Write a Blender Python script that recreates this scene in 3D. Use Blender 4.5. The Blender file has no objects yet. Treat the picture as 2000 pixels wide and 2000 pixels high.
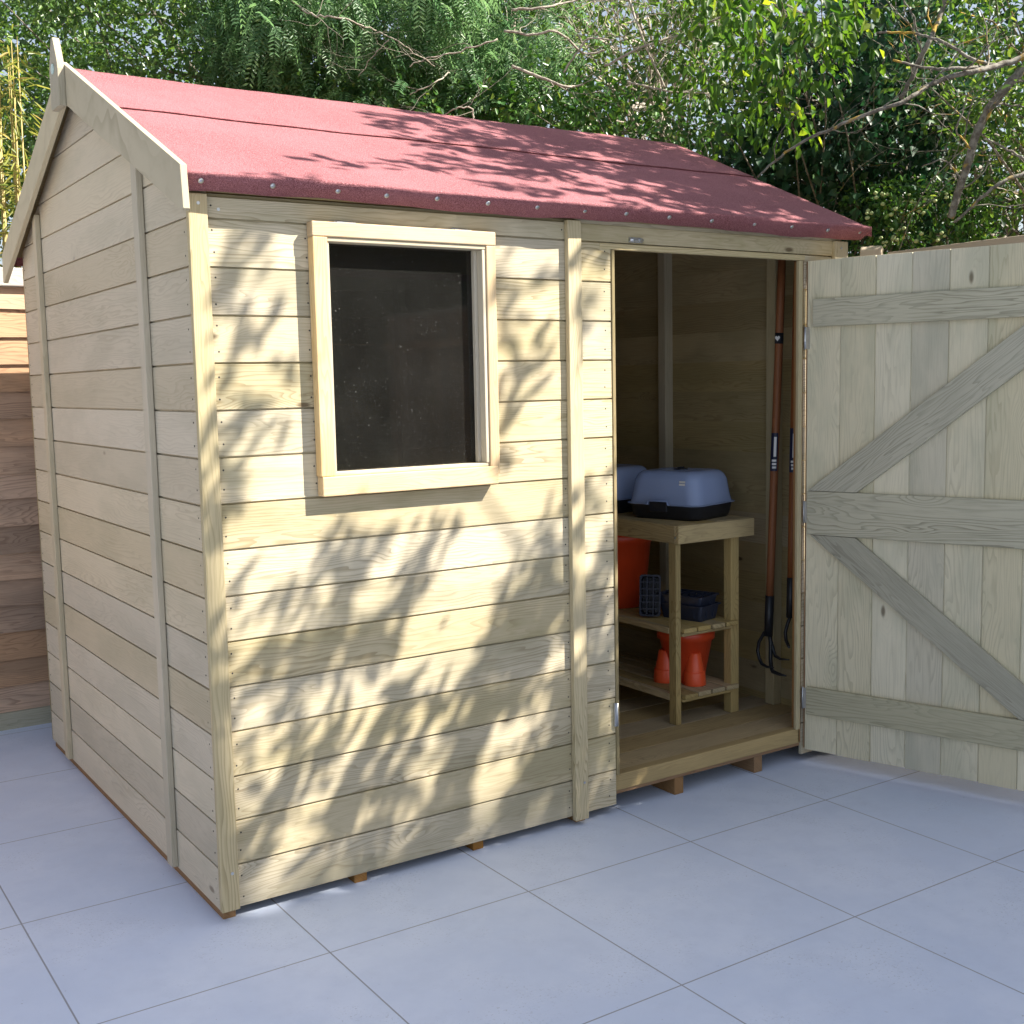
import bpy, bmesh, math, random
import numpy as np
from mathutils import Vector, Matrix, Euler
random.seed(7); RNG = np.random.default_rng(7)
S = bpy.context.scene; COL = S.collection
R_ = math.radians

# ------------------------------------------------------------------ camera, sky, sun, exposure
CAMP = Vector((-1.0025, -2.9485, 1.4143))
CAME = Euler((R_(83.7485), R_(1.15), R_(-33.6938)), 'XYZ')
cd = bpy.data.cameras.new('camera'); cam = bpy.data.objects.new('camera', cd); COL.objects.link(cam)
cam.location = CAMP; cam.rotation_euler = CAME
cd.sensor_width = 36; cd.lens = 36*2306/2000.0; cd.clip_start = .05; cd.clip_end = 500
S.camera = cam
SUN = Vector((1.05, -1.0, 1.45)).normalized()
W = bpy.data.worlds.new('World'); S.world = W; W.use_nodes = True
nt = W.node_tree; bg = nt.nodes['Background']
sky = nt.nodes.new('ShaderNodeTexSky'); sky.sky_type = 'NISHITA'; sky.sun_disc = False
sky.sun_elevation = math.asin(SUN.z); sky.sun_rotation = math.atan2(SUN.x, SUN.y)
sky.air_density = 1.0; sky.dust_density = 2.0; sky.ozone_density = 1.0
hs_ = nt.nodes.new('ShaderNodeHueSaturation'); hs_.inputs['Saturation'].default_value = .62
nt.links.new(sky.outputs[0], hs_.inputs['Color']); nt.links.new(hs_.outputs[0], bg.inputs[0]); bg.inputs[1].default_value = 0.077
ld = bpy.data.lights.new('sun', 'SUN'); ld.energy = 5.0; ld.angle = R_(0.5); ld.color = (1, .93, .82)
sun = bpy.data.objects.new('sun', ld); COL.objects.link(sun)
sun.rotation_euler = SUN.to_track_quat('Z', 'Y').to_euler()
S.view_settings.view_transform = 'Standard'; S.view_settings.look = 'None'
S.view_settings.gamma = 1; S.view_settings.exposure = 1.38
S.render.resolution_x = S.render.resolution_y = 1024

# ------------------------------------------------------------------ node helpers / materials
class NT:
    def __init__(s, name):
        s.m = bpy.data.materials.new(name); s.m.use_nodes = True; s.t = s.m.node_tree
        s.b = s.t.nodes['Principled BSDF']; s.out = s.t.nodes['Material Output']
    def n(s, typ, **kw):
        o = s.t.nodes.new(typ)
        for k, v in kw.items(): setattr(o, k, v)
        return o
    def l(s, a, b): s.t.links.new(a, b)
    def put(s, sock, v):
        if hasattr(v, 'links') or hasattr(v, 'is_linked'): s.l(v, sock)
        else: sock.default_value = v
    def math(s, op, a, b=0.0, c=0.0, clamp=False):
        o = s.n('ShaderNodeMath', operation=op); o.use_clamp = clamp
        s.put(o.inputs[0], a); s.put(o.inputs[1], b); s.put(o.inputs[2], c); return o.outputs[0]
    def vec(s, x, y, z):
        o = s.n('ShaderNodeCombineXYZ'); s.put(o.inputs[0], x); s.put(o.inputs[1], y); s.put(o.inputs[2], z); return o.outputs[0]
    def noise(s, v, scale, detail=2, rough=.5, dist=0.0):
        o = s.n('ShaderNodeTexNoise'); s.put(o.inputs['Vector'], v)
        o.inputs['Scale'].default_value = scale; o.inputs['Detail'].default_value = detail
        o.inputs['Roughness'].default_value = rough; o.inputs['Distortion'].default_value = dist
        return o.outputs[0]
    def mix(s, f, a, b, mode='MIX'):
        o = s.n('ShaderNodeMix', data_type='RGBA', blend_type=mode)
        s.put(o.inputs[0], f)
        s.put(o.inputs[6], a if hasattr(a, 'is_linked') else (*a, 1)); s.put(o.inputs[7], b if hasattr(b, 'is_linked') else (*b, 1))
        return o.outputs[2]
    def smooth(s, v, a, b, x=0.0, y=1.0):
        o = s.n('ShaderNodeMapRange', interpolation_type='SMOOTHSTEP')
        s.put(o.inputs[0], v); o.inputs[1].default_value = a; o.inputs[2].default_value = b
        o.inputs[3].default_value = x; o.inputs[4].default_value = y; return o.outputs[0]
    def bump(s, h, strength, dist, prev=None):
        o = s.n('ShaderNodeBump'); o.inputs['Strength'].default_value = strength; o.inputs['Distance'].default_value = dist
        s.l(h, o.inputs['Height'])
        if prev is not None: s.l(prev, o.inputs['Normal'])
        s.l(o.outputs[0], s.b.inputs['Normal']); return o.outputs[0]

def wood(name, base, dark, tint, grain=.55, knots=1.0, rough=.72, stain=.35, var=.12, freq=95):
    """base / dark growth line / tint of the broad stains; grain runs along UV u (metres)."""
    t = NT(name)
    uv = t.n('ShaderNodeUVMap'); uv.uv_map = 'UVMap'
    sp = t.n('ShaderNodeSeparateXYZ'); t.l(uv.outputs[0], sp.inputs[0]); u, v = sp.outputs[0], sp.outputs[1]
    at = t.n('ShaderNodeAttribute', attribute_name='rnd'); rnd = at.outputs['Fac']
    # knots
    kv = t.vec(t.math('MULTIPLY', u, 3.4), t.math('MULTIPLY', v, 9.0), t.math('MULTIPLY', rnd, 40))
    vo = t.n('ShaderNodeTexVoronoi'); t.l(kv, vo.inputs['Vector']); vo.inputs['Scale'].default_value = 1.0
    vo.inputs['Randomness'].default_value = 1.0
    sc = t.n('ShaderNodeSeparateColor'); t.l(vo.outputs['Color'], sc.inputs[0])
    has = t.math('GREATER_THAN', sc.outputs[0], .76)
    d = vo.outputs['Distance']
    kn = t.math('MULTIPLY', t.smooth(d, .035, .10, 1, 0), has)
    ks = t.math('MULTIPLY', t.smooth(d, .0, .42, 1, 0), has)
    lowv = t.vec(t.math('MULTIPLY', u, 1.3), t.math('MULTIPLY', v, 9.0), t.math('MULTIPLY', rnd, 31))
    low = t.noise(lowv, 1.0, 3, .55, .4)
    finev = t.vec(t.math('MULTIPLY', u, 9), t.math('MULTIPLY', v, 210), t.math('MULTIPLY', rnd, 17))
    fine = t.noise(finev, 1.0, 3, .6)
    ph = t.math('ADD', t.math('MULTIPLY', v, freq), t.math('ADD', t.math('MULTIPLY', low, 16), t.math('MULTIPLY', ks, 5.0)))
    fr = t.math('FRACT', ph)
    line = t.smooth(fr, .45, .97)
    line = t.math('MULTIPLY', line, t.smooth(fr, .97, 1.0, 1, 0))
    pat = t.noise(t.vec(t.math('MULTIPLY', u, 1.1), t.math('MULTIPLY', v, 5.0), t.math('ADD', t.math('MULTIPLY', rnd, 9), 3)), 1.0, 2)
    line = t.math('MULTIPLY', line, t.smooth(pat, .30, .70, .15, 1))
    blot = t.noise(t.vec(t.math('MULTIPLY', u, 2.2), t.math('MULTIPLY', v, 6.0), t.math('MULTIPLY', rnd, 51)), 1.0, 4, .6)
    c = t.mix(t.smooth(blot, .42, .64, 0, stain), base, tint)
    c = t.mix(t.math('MULTIPLY', line, grain), c, dark)
    c = t.mix(t.math('MULTIPLY', t.smooth(fine, .45, .8), .28*grain/.55), c, dark)
    c = t.mix(t.math('MULTIPLY', kn, .8*knots), c, (dark[0]*.35, dark[1]*.28, dark[2]*.25))
    hsv = t.n('ShaderNodeHueSaturation')
    t.l(c, hsv.inputs['Color'])
    t.l(t.math('ADD', t.math('MULTIPLY', rnd, var*2), 1-var), hsv.inputs['Value'])
    t.l(t.math('ADD', t.math('MULTIPLY', t.math('FRACT', t.math('MULTIPLY', rnd, 7.3)), .35), .82), hsv.inputs['Saturation'])
    t.l(hsv.outputs[0], t.b.inputs['Base Color'])
    t.b.inputs['Roughness'].default_value = rough; t.b.inputs['Specular IOR Level'].default_value = .28
    h = t.math('SUBTRACT', t.math('MULTIPLY', fine, .6), t.math('ADD', t.math('MULTIPLY', line, .45), kn))
    t.bump(h, .35, .0012)
    return t.m

def plain(name, col, rough=.5, metal=0, spec=.5, var=.0, nscale=8, bump=0, bscale=200):
    t = NT(name); t.b.inputs['Roughness'].default_value = rough; t.b.inputs['Metallic'].default_value = metal
    t.b.inputs['Specular IOR Level'].default_value = spec
    tc = t.n('ShaderNodeTexCoord')
    nz = t.noise(tc.outputs['Object'], nscale, 4, .6)
    c = t.mix(nz, tuple(x*(1-var) for x in col), tuple(min(1, x*(1+var)) for x in col))
    t.l(c, t.b.inputs['Base Color'])
    if bump: t.bump(t.noise(tc.outputs['Object'], bscale, 2), bump, .002)
    return t.m

M = {}
M['clad'] = wood('treated_pine', (.605, .525, .365), (.24, .18, .09), (.385, .34, .20), grain=.58, stain=.62, var=.13)
M['gable'] = wood('treated_pine_gable', (.60, .52, .38), (.34, .275, .175), (.49, .435, .31), grain=.34, stain=.6, var=.10, knots=.8)
M['trim'] = wood('treated_batten', (.56, .475, .305), (.24, .18, .085), (.42, .365, .21), grain=.55, knots=.6, freq=120)
M['barge'] = wood('bargeboard_pine', (.53, .47, .345), (.26, .215, .135), (.47, .42, .30), grain=.5, stain=.35, freq=150)
M['new'] = wood('fresh_pine', (.70, .515, .30), (.45, .28, .12), (.76, .62, .40), grain=.36, stain=.6, freq=110, knots=.6)
M['door'] = wood('door_pine', (.71, .645, .475), (.35, .31, .20), (.55, .525, .385), grain=.42, stain=.75, var=.13, freq=70)
M['ledge'] = wood('ledge_pine', (.51, .475, .35), (.16, .145, .095), (.41, .385, .28), grain=.62, stain=.6, freq=60)
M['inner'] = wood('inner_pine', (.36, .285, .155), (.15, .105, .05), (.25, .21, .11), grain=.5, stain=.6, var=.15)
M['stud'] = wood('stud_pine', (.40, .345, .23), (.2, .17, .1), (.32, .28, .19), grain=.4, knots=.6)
M['floorw'] = wood('floor_pine', (.47, .35, .18), (.2, .14, .065), (.35, .265, .14), grain=.55, stain=.6)
M['bench'] = wood('bench_pine', (.47, .36, .18), (.17, .115, .05), (.33, .265, .14), grain=.65, stain=.6, freq=80)
M['bearer'] = wood('bearer_wood', (.34, .18, .07), (.18, .09, .035), (.28, .17, .08), grain=.4)
M['white_wood'] = wood('pale_bead', (.60, .53, .40), (.35, .28, .19), (.5, .45, .35), grain=.35, knots=.3)
M['fence'] = wood('fence_boards', (.54, .355, .235), (.19, .11, .07), (.38, .26, .18), grain=.65, stain=.8, var=.2, freq=60)
M['fencecap'] = wood('fence_cap_wood', (.55, .50, .45), (.33, .29, .25), (.46, .42, .38), grain=.4)
M['post'] = wood('post_wood', (.58, .47, .35), (.36, .27, .18), (.50, .42, .32), grain=.3)
M['zinc'] = plain('zinc_steel', (.62, .64, .66), .38, 1.0, var=.12, nscale=60)
M['nail'] = plain('nail_hole', (.05, .045, .04), .8)
M['disc'] = plain('pale_disc', (.55, .68, .62), .5, var=.05)
M['black'] = plain('black_plastic', (.014, .016, .022), .42, var=.2, nscale=40)
M['tray'] = plain('tray_plastic', (.022, .028, .05), .38, var=.3, nscale=60)
M['red'] = plain('terracotta_plastic', (.62, .065, .018), .33, var=.12, nscale=14)
M['red_lit'] = plain('lit_red_plastic', (.80, .10, .03), .32, var=.08, nscale=14)  # pot red brightened in the colour, standing in for stronger light
M['iron'] = plain('painted_iron', (.018, .02, .025), .35, var=.3, nscale=30, bump=.2)
M['handle'] = wood('handle_wood', (.27, .115, .06), (.15, .06, .03), (.33, .15, .08), grain=.35, knots=0, rough=.42)
M['navy'] = plain('label_navy', (.01, .014, .05), .4)
M['white'] = plain('label_and_glint_white', (.75, .75, .75), .4)  # also colours the painted glint on the propagator lids

def felt_mat():
    t = NT('red_mineral_felt'); tc = t.n('ShaderNodeTexCoord'); o = tc.outputs['Object']
    g = t.noise(o, 420, 2, .7); g2 = t.noise(o, 130, 3, .6); b = t.noise(o, 2.2, 4, .6); w = t.noise(o, 14, 4, .6)
    c = t.mix(t.smooth(g, .35, .7), (.16, .042, .05), (.52, .235, .255))
    c = t.mix(t.smooth(b, .35, .7, 0, .45), c, (.42, .175, .195))
    c = t.mix(t.smooth(w, .5, .8, 0, .25), c, (.27, .10, .11))
    t.l(c, t.b.inputs['Base Color']); t.b.inputs['Roughness'].default_value = .85; t.b.inputs['Specular IOR Level'].default_value = .25
    p = t.bump(t.math('ADD', g, t.math('MULTIPLY', g2, 1.6)), .8, .003)
    t.bump(w, .35, .008, p)
    return t.m
M['felt'] = felt_mat()

def patio_mat():
    t = NT('porcelain_paving'); tc = t.n('ShaderNodeTexCoord'); o = tc.outputs['Object']
    sp = t.n('ShaderNodeSeparateXYZ'); t.l(o, sp.inputs[0])
    def dist(c, off, pitch):
        q = t.math('DIVIDE', t.math('SUBTRACT', c, off), pitch)
        f = t.math('ABSOLUTE', t.math('SUBTRACT', t.math('FRACT', t.math('ADD', q, .5)), .5))
        return t.math('MULTIPLY', f, pitch), t.math('FLOOR', q)
    dx, ix = dist(sp.outputs[0], .163, .605); dy, iy = dist(sp.outputs[1], -.325, .636)
    dm = t.math('MINIMUM', dx, dy)
    gr = t.smooth(dm, .0014, .0026, 1, 0)
    wn = t.n('ShaderNodeTexWhiteNoise', noise_dimensions='2D'); t.l(t.vec(ix, iy, 0), wn.inputs['Vector'])
    big = t.noise(o, 1.6, 5, .62); med = t.noise(o, 11, 5, .65); fine = t.noise(o, 160, 3, .7); pit = t.noise(o, 75, 2, .5)
    c = t.mix(t.smooth(big, .38, .64), (.635, .72, .90), (.72, .795, .955))
    c = t.mix(t.smooth(med, .42, .75, 0, .55), c, (.61, .685, .85))
    msk = t.smooth(t.noise(o, 3.1, 3, .6), .50, .62); gp = t.noise(o, 120, 3, .75)
    c = t.mix(t.math('MULTIPLY', msk, t.smooth(gp, .58, .66, 0, .45)), c, (.30, .33, .38)); c = t.mix(t.math('MULTIPLY', msk, t.smooth(gp, .42, .36, 0, .35)), c, (.80, .84, .92))
    c = t.mix(t.smooth(pit, .72, .77, 0, .45), c, (.30, .32, .38))
    c = t.mix(t.math('MULTIPLY', wn.outputs[0], .16), c, (.66, .71, .88))
    c = t.mix(t.math('MULTIPLY', gr, .8), c, (.24, .245, .27))
    t.l(c, t.b.inputs['Base Color']); t.b.inputs['Roughness'].default_value = .62; t.b.inputs['Specular IOR Level'].default_value = .3
    h = t.math('SUBTRACT', t.math('ADD', t.math('ADD', t.math('MULTIPLY', fine, .25), t.math('MULTIPLY', pit, .3)), t.math('MULTIPLY', msk, gp)), t.math('MULTIPLY', gr, 1.0))
    p = t.bump(h, .35, .002)
    t.bump(med, .22, .006, p)
    return t.m
M['patio'] = patio_mat()

def ground_mat():
    t = NT('soil_and_grass'); tc = t.n('ShaderNodeTexCoord'); o = tc.outputs['Object']
    c = t.mix(t.smooth(t.noise(o, .8, 5, .6), .4, .6), (.05, .075, .025), (.09, .07, .045))
    c = t.mix(t.smooth(t.noise(o, 30, 3, .6), .5, .7, 0, .5), c, (.03, .04, .015))
    t.l(c, t.b.inputs['Base Color']); t.b.inputs['Roughness'].default_value = .9
    return t.m
M['soil'] = ground_mat()

def glass_mat():
    t = NT('window_glazing')
    tr = t.n('ShaderNodeBsdfTransparent'); tr.inputs[0].default_value = (.36, .36, .34, 1)
    gl = t.n('ShaderNodeBsdfGlossy'); gl.inputs['Roughness'].default_value = .04
    tc = t.n('ShaderNodeTexCoord')
    lw = t.n('ShaderNodeFresnel'); lw.inputs[0].default_value = 1.5
    ms = t.n('ShaderNodeMixShader'); t.l(lw.outputs[0], ms.inputs[0]); t.l(tr.outputs[0], ms.inputs[1]); t.l(gl.outputs[0], ms.inputs[2])
    df = t.n('ShaderNodeBsdfDiffuse'); df.inputs[0].default_value = (.5, .5, .46, 1)
    ms2 = t.n('ShaderNodeMixShader')
    dust = t.noise(tc.outputs['Object'], 5, 4, .6); speck = t.noise(tc.outputs['Object'], 260, 1, .5)
    f = t.math('ADD', t.smooth(dust, .2, .9, .014, .030), t.smooth(speck, .74, .78, 0, .30))
    t.l(f, ms2.inputs[0]); t.l(ms.outputs[0], ms2.inputs[1]); t.l(df.outputs[0], ms2.inputs[2])
    t.l(ms2.outputs[0], t.out.inputs[0]); return t.m
M['glass'] = glass_mat()
def dome_mat():
    t = NT('clear_dome_plastic')
    tr = t.n('ShaderNodeBsdfTransparent'); tr.inputs[0].default_value = (.80, .86, .95, 1)
    b = t.b; b.inputs['Base Color'].default_value = (.48, .60, .92, 1); b.inputs['Roughness'].default_value = .16
    ms = t.n('ShaderNodeMixShader'); ms.inputs[0].default_value = .52
    t.l(tr.outputs[0], ms.inputs[1]); t.l(b.outputs[0], ms.inputs[2]); t.l(ms.outputs[0], t.out.inputs[0]); return t.m
M['dome'] = dome_mat()

def leaf_mat(name, c1, c2, c3, rough=.38, trans=.3, spec=.5):
    t = NT(name)
    at = t.n('ShaderNodeAttribute', attribute_name='rnd'); r = at.outputs['Fac']
    c = t.mix(t.smooth(r, 0, .75), c1, c2); c = t.mix(t.smooth(r, .86, 1.0), c, c3)
    t.l(c, t.b.inputs['Base Color']); t.b.inputs['Roughness'].default_value = rough; t.b.inputs['Specular IOR Level'].default_value = spec
    tl = t.n('ShaderNodeBsdfTranslucent'); hs = t.n('ShaderNodeHueSaturation'); hs.inputs['Saturation'].default_value = 1.15; hs.inputs['Value'].default_value = 1.7
    hs.inputs['Hue'].default_value = .48
    t.l(c, hs.inputs['Color']); t.l(hs.outputs[0], tl.inputs[0])
    ms = t.n('ShaderNodeMixShader'); ms.inputs[0].default_value = trans
    t.l(t.b.outputs[0], ms.inputs[1]); t.l(tl.outputs[0], ms.inputs[2]); t.l(ms.outputs[0], t.out.inputs[0]); return t.m
def bark_mat(name, c1, c2, c3=None):
    t = NT(name); tc = t.n('ShaderNodeTexCoord'); o = tc.outputs['Object']
    c = t.mix(t.smooth(t.noise(o, 30, 4, .65), .35, .65), c1, c2)
    if c3: c = t.mix(t.smooth(t.noise(o, 7, 3, .6), .56, .64), c, c3)
    t.l(c, t.b.inputs['Base Color']); t.b.inputs['Roughness'].default_value = .85
    t.bump(t.noise(o, 60, 3, .6), .5, .01); return t.m

# ------------------------------------------------------------------ mesh helpers
class MB:
    def __init__(s): s.v = []; s.f = []; s.uv = []; s.r = []; s.mi = []; s.sm = []
    def face(s, idx, uvs, r, mi=0, smooth=False):
        s.f.append(idx); s.uv += uvs; s.r.append(r); s.mi.append(mi); s.sm.append(smooth)
    def prism(s, pts, d, grain=0, rnd=None, mi=0, T=None):
        """pts: planar polygon (3D), extruded by vector d. grain: axis index or vector of the wood grain."""
        rnd = random.random() if rnd is None else rnd
        P = [Vector(p) for p in pts]; d = Vector(d); n = len(P)
        nrm = (P[1]-P[0]).cross(P[2]-P[0])
        for k in range(3, n):
            if nrm.length < 1e-12: nrm = (P[1]-P[0]).cross(P[k]-P[0])
        if nrm.dot(d) > 0: P.reverse()
        Q = P + [p+d for p in P]
        g = Vector([1 if i == grain else 0 for i in range(3)]) if isinstance(grain, int) else Vector(grain).normalized()
        a = g.orthogonal().normalized()
        if isinstance(grain, int): a = Vector([1 if i == (grain+1) % 3 else 0 for i in range(3)])
        b = g.cross(a); ou = rnd*37.0; ov = (rnd*91.7) % 13
        uv = [(p.dot(g)+ou, p.dot(a)+p.dot(b)+ov) for p in Q]
        base = len(s.v); s.v += [tuple(T @ q) if T else tuple(q) for q in Q]
        fs = [list(range(n)), list(range(2*n-1, n-1, -1))] + [[j, i, i+n, j+n] for i, j in [(i, (i+1) % n) for i in range(n)]]
        for f in fs: s.face([base+i for i in f], [uv[i] for i in f], rnd, mi)
    def box(s, x0, x1, y0, y1, z0, z1, grain=0, rnd=None, mi=0, T=None):
        s.prism([(x0, y0, z0), (x1, y0, z0), (x1, y0, z1), (x0, y0, z1)], (0, y1-y0, 0), grain, rnd, mi, T)
    def tube(s, pts, rad, n=10, rnd=None, mi=0, caps=True):
        rnd = random.random() if rnd is None else rnd
        P = [Vector(p) for p in pts]; rs = rad if isinstance(rad, (list, tuple)) else [rad]*len(P)
        base = len(s.v); L = 0; ref = None
        for i, p in enumerate(P):
            t = (P[min(i+1, len(P)-1)]-P[max(i-1, 0)]).normalized()
            if ref is None: ref = t.orthogonal().normalized()
            ref = (ref - t*ref.dot(t)).normalized(); bi = t.cross(ref)
            if i: L += (p-P[i-1]).length
            for k in range(n):
                a = 2*math.pi*k/n; s.v.append(tuple(p+(ref*math.cos(a)+bi*math.sin(a))*rs[i]))
        L = 0
        for i in range(len(P)-1):
            d = (P[i+1]-P[i]).length
            for k in range(n):
                k2 = (k+1) % n
                s.face([base+i*n+k, base+i*n+k2, base+(i+1)*n+k2, base+(i+1)*n+k],
                       [(L+rnd*9, k*.01), (L+rnd*9, (k+1)*.01), (L+d+rnd*9, (k+1)*.01), (L+d+rnd*9, k*.01)], rnd, mi, True)
            L += d
        if caps:
            for i, rev in ((0, True), (len(P)-1, False)):
                idx = [base+i*n+k for k in range(n)]
                if rev: idx.reverse()
                s.face(idx, [(0, 0)]*n, rnd, mi)
    def lathe(s, prof, c=(0, 0, 0), n=36, mi=0, T=None, smooth=True):
        """prof: (r,z) points from the outside bottom round to wherever; both walls are drawn as given."""
        base = len(s.v); c = Vector(c); r0 = random.random()
        for r, z in prof:
            for k in range(n):
                a = 2*math.pi*k/n; q = Vector((r*math.cos(a), r*math.sin(a), z)); q = (T @ q) if T else q
                s.v.append(tuple(q+c))
        for i in range(len(prof)-1):
            for k in range(n):
                k2 = (k+1) % n
                s.face([base+i*n+k, base+i*n+k2, base+(i+1)*n+k2, base+(i+1)*n+k], [(0, 0)]*4, r0, mi, smooth)
    def build(s, name, mats, parent=None, bevel=0, loc=None, rot=None, autosmooth=False):
        me = bpy.data.meshes.new(name); me.from_pydata(s.v, [], s.f)
        uvl = me.uv_layers.new(name='UVMap'); uvl.data.foreach_set('uv', np.array(s.uv, 'f').ravel())
        at = me.attributes.new('rnd', 'FLOAT', 'FACE'); at.data.foreach_set('value', np.array(s.r, 'f'))
        me.polygons.foreach_set('material_index', np.array(s.mi, 'i')); me.polygons.foreach_set('use_smooth', np.array(s.sm, bool))
        for m in (mats if isinstance(mats, (list, tuple)) else [mats]): me.materials.append(m)
        me.update(); o = bpy.data.objects.new(name, me); COL.objects.link(o)
        if parent is not None: o.parent = parent
        if loc is not None: o.location = loc
        if rot is not None: o.rotation_euler = rot
        if bevel:
            b = o.modifiers.new('bevel', 'BEVEL'); b.width = bevel; b.segments = 2; b.limit_method = 'ANGLE'; b.angle_limit = R_(50)
        return o
def tag(o, label=None, cat=None, group=None, kind=None):
    if label: o['label'] = label
    if cat: o['category'] = cat
    if group: o['group'] = group
    if kind: o['kind'] = kind
    return o
def thing(name, label, cat, loc=(0, 0, 0), rz=0, group=None):
    o = bpy.data.objects.new(name, None); COL.objects.link(o); o.empty_display_size = .2
    o.location = loc; o.rotation_euler = (0, 0, rz); return tag(o, label, cat, group)
def J(a): return random.uniform(-a, a)
def inv(p, loc): return Vector(p)-Vector(loc)

# ------------------------------------------------------------------ ground
g = MB(); g.box(-150, 150, -150, 150, -.5, -.03); tag(g.build('ground', M['soil']), kind='structure')
g = MB(); g.v = [(-4.2, -7, 0), (3.74, -7, 0), (3.74, 2.36, 0), (-4.2, 2.36, 0)]
g.v += [(x, y, -.028) for x, y, z in g.v]
g.face([0, 1, 2, 3], [(0, 0)]*4, 0)
for i in range(4): g.face([(i+1) % 4, i, i+4, (i+1) % 4+4], [(0, 0)]*4, 0)
tag(g.build('patio', M['patio']), kind='structure')

# ------------------------------------------------------------------ the shed
W_, D_ = 2.42, 1.934
YC = D_/2
EZ, EY = 1.942, -.084                      # felt top at the front eave
SL = (2.415-EZ)/(YC-EY)                   # roof slope
def roofz(y): return 2.415-SL*abs(y-YC)   # felt top height
shed = thing('garden_shed', 'pale treated timber garden shed with red felt apex roof and open door', 'shed')
PZ = .121; Z0 = .1476
def zl(k): return Z0+PZ*k
def nails(mb, x, k, y=-.0006, along='x', mi=1):
    for f in (.28, .74):
        z = zl(k-1)+PZ*f+J(.006); xx = x+J(.003); r = .0026
        if along == 'x': mb.prism([(xx+r*math.cos(a), y, z+r*math.sin(a)) for a in np.linspace(0, 2*math.pi, 8, endpoint=False)], (0, .0012, 0), 0, .5, mi)
        else: mb.prism([(y, xx+r*math.cos(a), z+r*math.sin(a)) for a in np.linspace(0, 2*math.pi, 8, endpoint=False)], (.0012, 0, 0), 0, .5, mi)
GAP = .0026
def boards_front(mb, x0, x1, k0, k1, nx=()):
    for k in range(k0, k1+1):
        za = .03 if k == 0 else zl(k-1)+GAP; zb = zl(k)-GAP
        if k == 15: zb = 1.895
        r = random.random(); dy = J(.0007)
        mb.box(x0, x1, dy, .011, za, zb, 0, r)
        mb.box(x0, x1, .0085, .0108, zb-.001, zb+2*GAP+.001, 0, r) if k < 15 else None
        for x in nx: nails(mb, x, k, dy-.0006)
# front cladding: left panel with a window hole, right strip beside the doorway, header
WX0, WX1, WZ0, WZ1 = .345, .868, 1.15, 1.82
fw = MB()
lo = 8; hi = 14
for k in range(0, 16):
    if 9 <= k <= 14:
        boards_front(fw, .0, WX0, k, k, (.063, .318)); boards_front(fw, WX1, 1.175, k, k, (.885,))
    else: boards_front(fw, .0, 1.175, k, k, (.063, 1.155))
boards_front(fw, 1.20, 1.343, 0, 14, (1.317,))
wall_f = fw.build('front_wall', [M['clad'], M['nail']], shed, bevel=.0012)
hd = MB(); hd.box(1.20, 2.40, -.004, .011, 1.8435, 1.895, 0); hd.box(1.20, 2.40, .0, .011, 1.895, 1.93, 0)
hd.build('door_header', M['clad'], shed, bevel=.0015)
hd = MB(); hd.box(1.30, 2.215, -.002, .020, 1.822, 1.8405, 0); hd.build('door_lintel', M['trim'], shed, bevel=.002)
# end walls with gables
def end_wall(name, x, sgn, mat, battens=True):
    mb = MB()
    top_lim = lambda y: roofz(y)-.040
    for k in range(0, 21):
        za = .03 if k == 0 else zl(k-1)+GAP; zb = zl(k)-GAP
        if za > top_lim(YC): break
        r = random.random(); dx = J(.0007)
        def clip(z0, z1):
            y0, y1 = .0115, D_-.0115
            pts = []
            # lower edge
            def ylim(z):   # y range where roof underside is above z
                d = (2.375-z)/SL
                return max(y0, YC-d), min(y1, YC+d)
            a0, b0 = ylim(z0); a1, b1 = ylim(z1)
            if b0-a0 < .01: return None
            pts = [(a0, z0), (b0, z0)]
            ze = top_lim(y1)
            if z0 < ze < z1: pts += [(y1, ze)]
            if b1 > a1: pts += [(b1, z1), (a1, z1)]
            else: pts += [(YC, 2.375)]
            if z0 < ze < z1: pts += [(y0, ze)]
            return pts
        pts = clip(za, zb)
        if not pts: break
        mb.prism([(x+sgn*dx, y, z) for y, z in pts], (sgn*.011, 0, 0), 1, r)
        if zb+.006 < top_lim(YC):
            p2 = clip(zb-.001, zb+2*GAP+.001)
            if p2: mb.prism([(x+sgn*.0085, y, z) for y, z in p2], (sgn*.0023, 0, 0), 1, r)
        if sgn > 0:
            for yy in (.030, D_-.035):
                if k < 16: nails(mb, yy, k, x-.0008, 'y')
    return mb.build(name, [mat, M['nail']], shed, bevel=.0012)
end_wall('end_wall', 0.0, 1, M['gable'])
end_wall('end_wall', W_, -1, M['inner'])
bw = MB()
for k in range(0, 16):
    za = .03 if k == 0 else zl(k-1)+.001; bw.box(0, W_, D_-.011, D_, za, min(zl(k), 1.90), 0)
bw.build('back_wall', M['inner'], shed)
# inner lining colour of the walls seen through the doorway: studs, rails and top plates
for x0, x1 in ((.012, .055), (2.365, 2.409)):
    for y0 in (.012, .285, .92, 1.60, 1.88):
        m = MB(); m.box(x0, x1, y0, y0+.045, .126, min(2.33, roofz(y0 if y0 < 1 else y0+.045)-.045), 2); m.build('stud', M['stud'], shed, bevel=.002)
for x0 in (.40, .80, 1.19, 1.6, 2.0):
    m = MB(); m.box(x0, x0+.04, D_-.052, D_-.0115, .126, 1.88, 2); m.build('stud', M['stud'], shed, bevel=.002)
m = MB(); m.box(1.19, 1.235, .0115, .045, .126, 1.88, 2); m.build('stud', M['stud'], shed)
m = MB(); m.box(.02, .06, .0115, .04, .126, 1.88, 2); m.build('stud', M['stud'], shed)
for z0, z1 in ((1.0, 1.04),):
    m = MB(); m.box(.06, 1.19, .0115, .045, z0, z1, 0); m.build('rail', M['stud'], shed)
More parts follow.
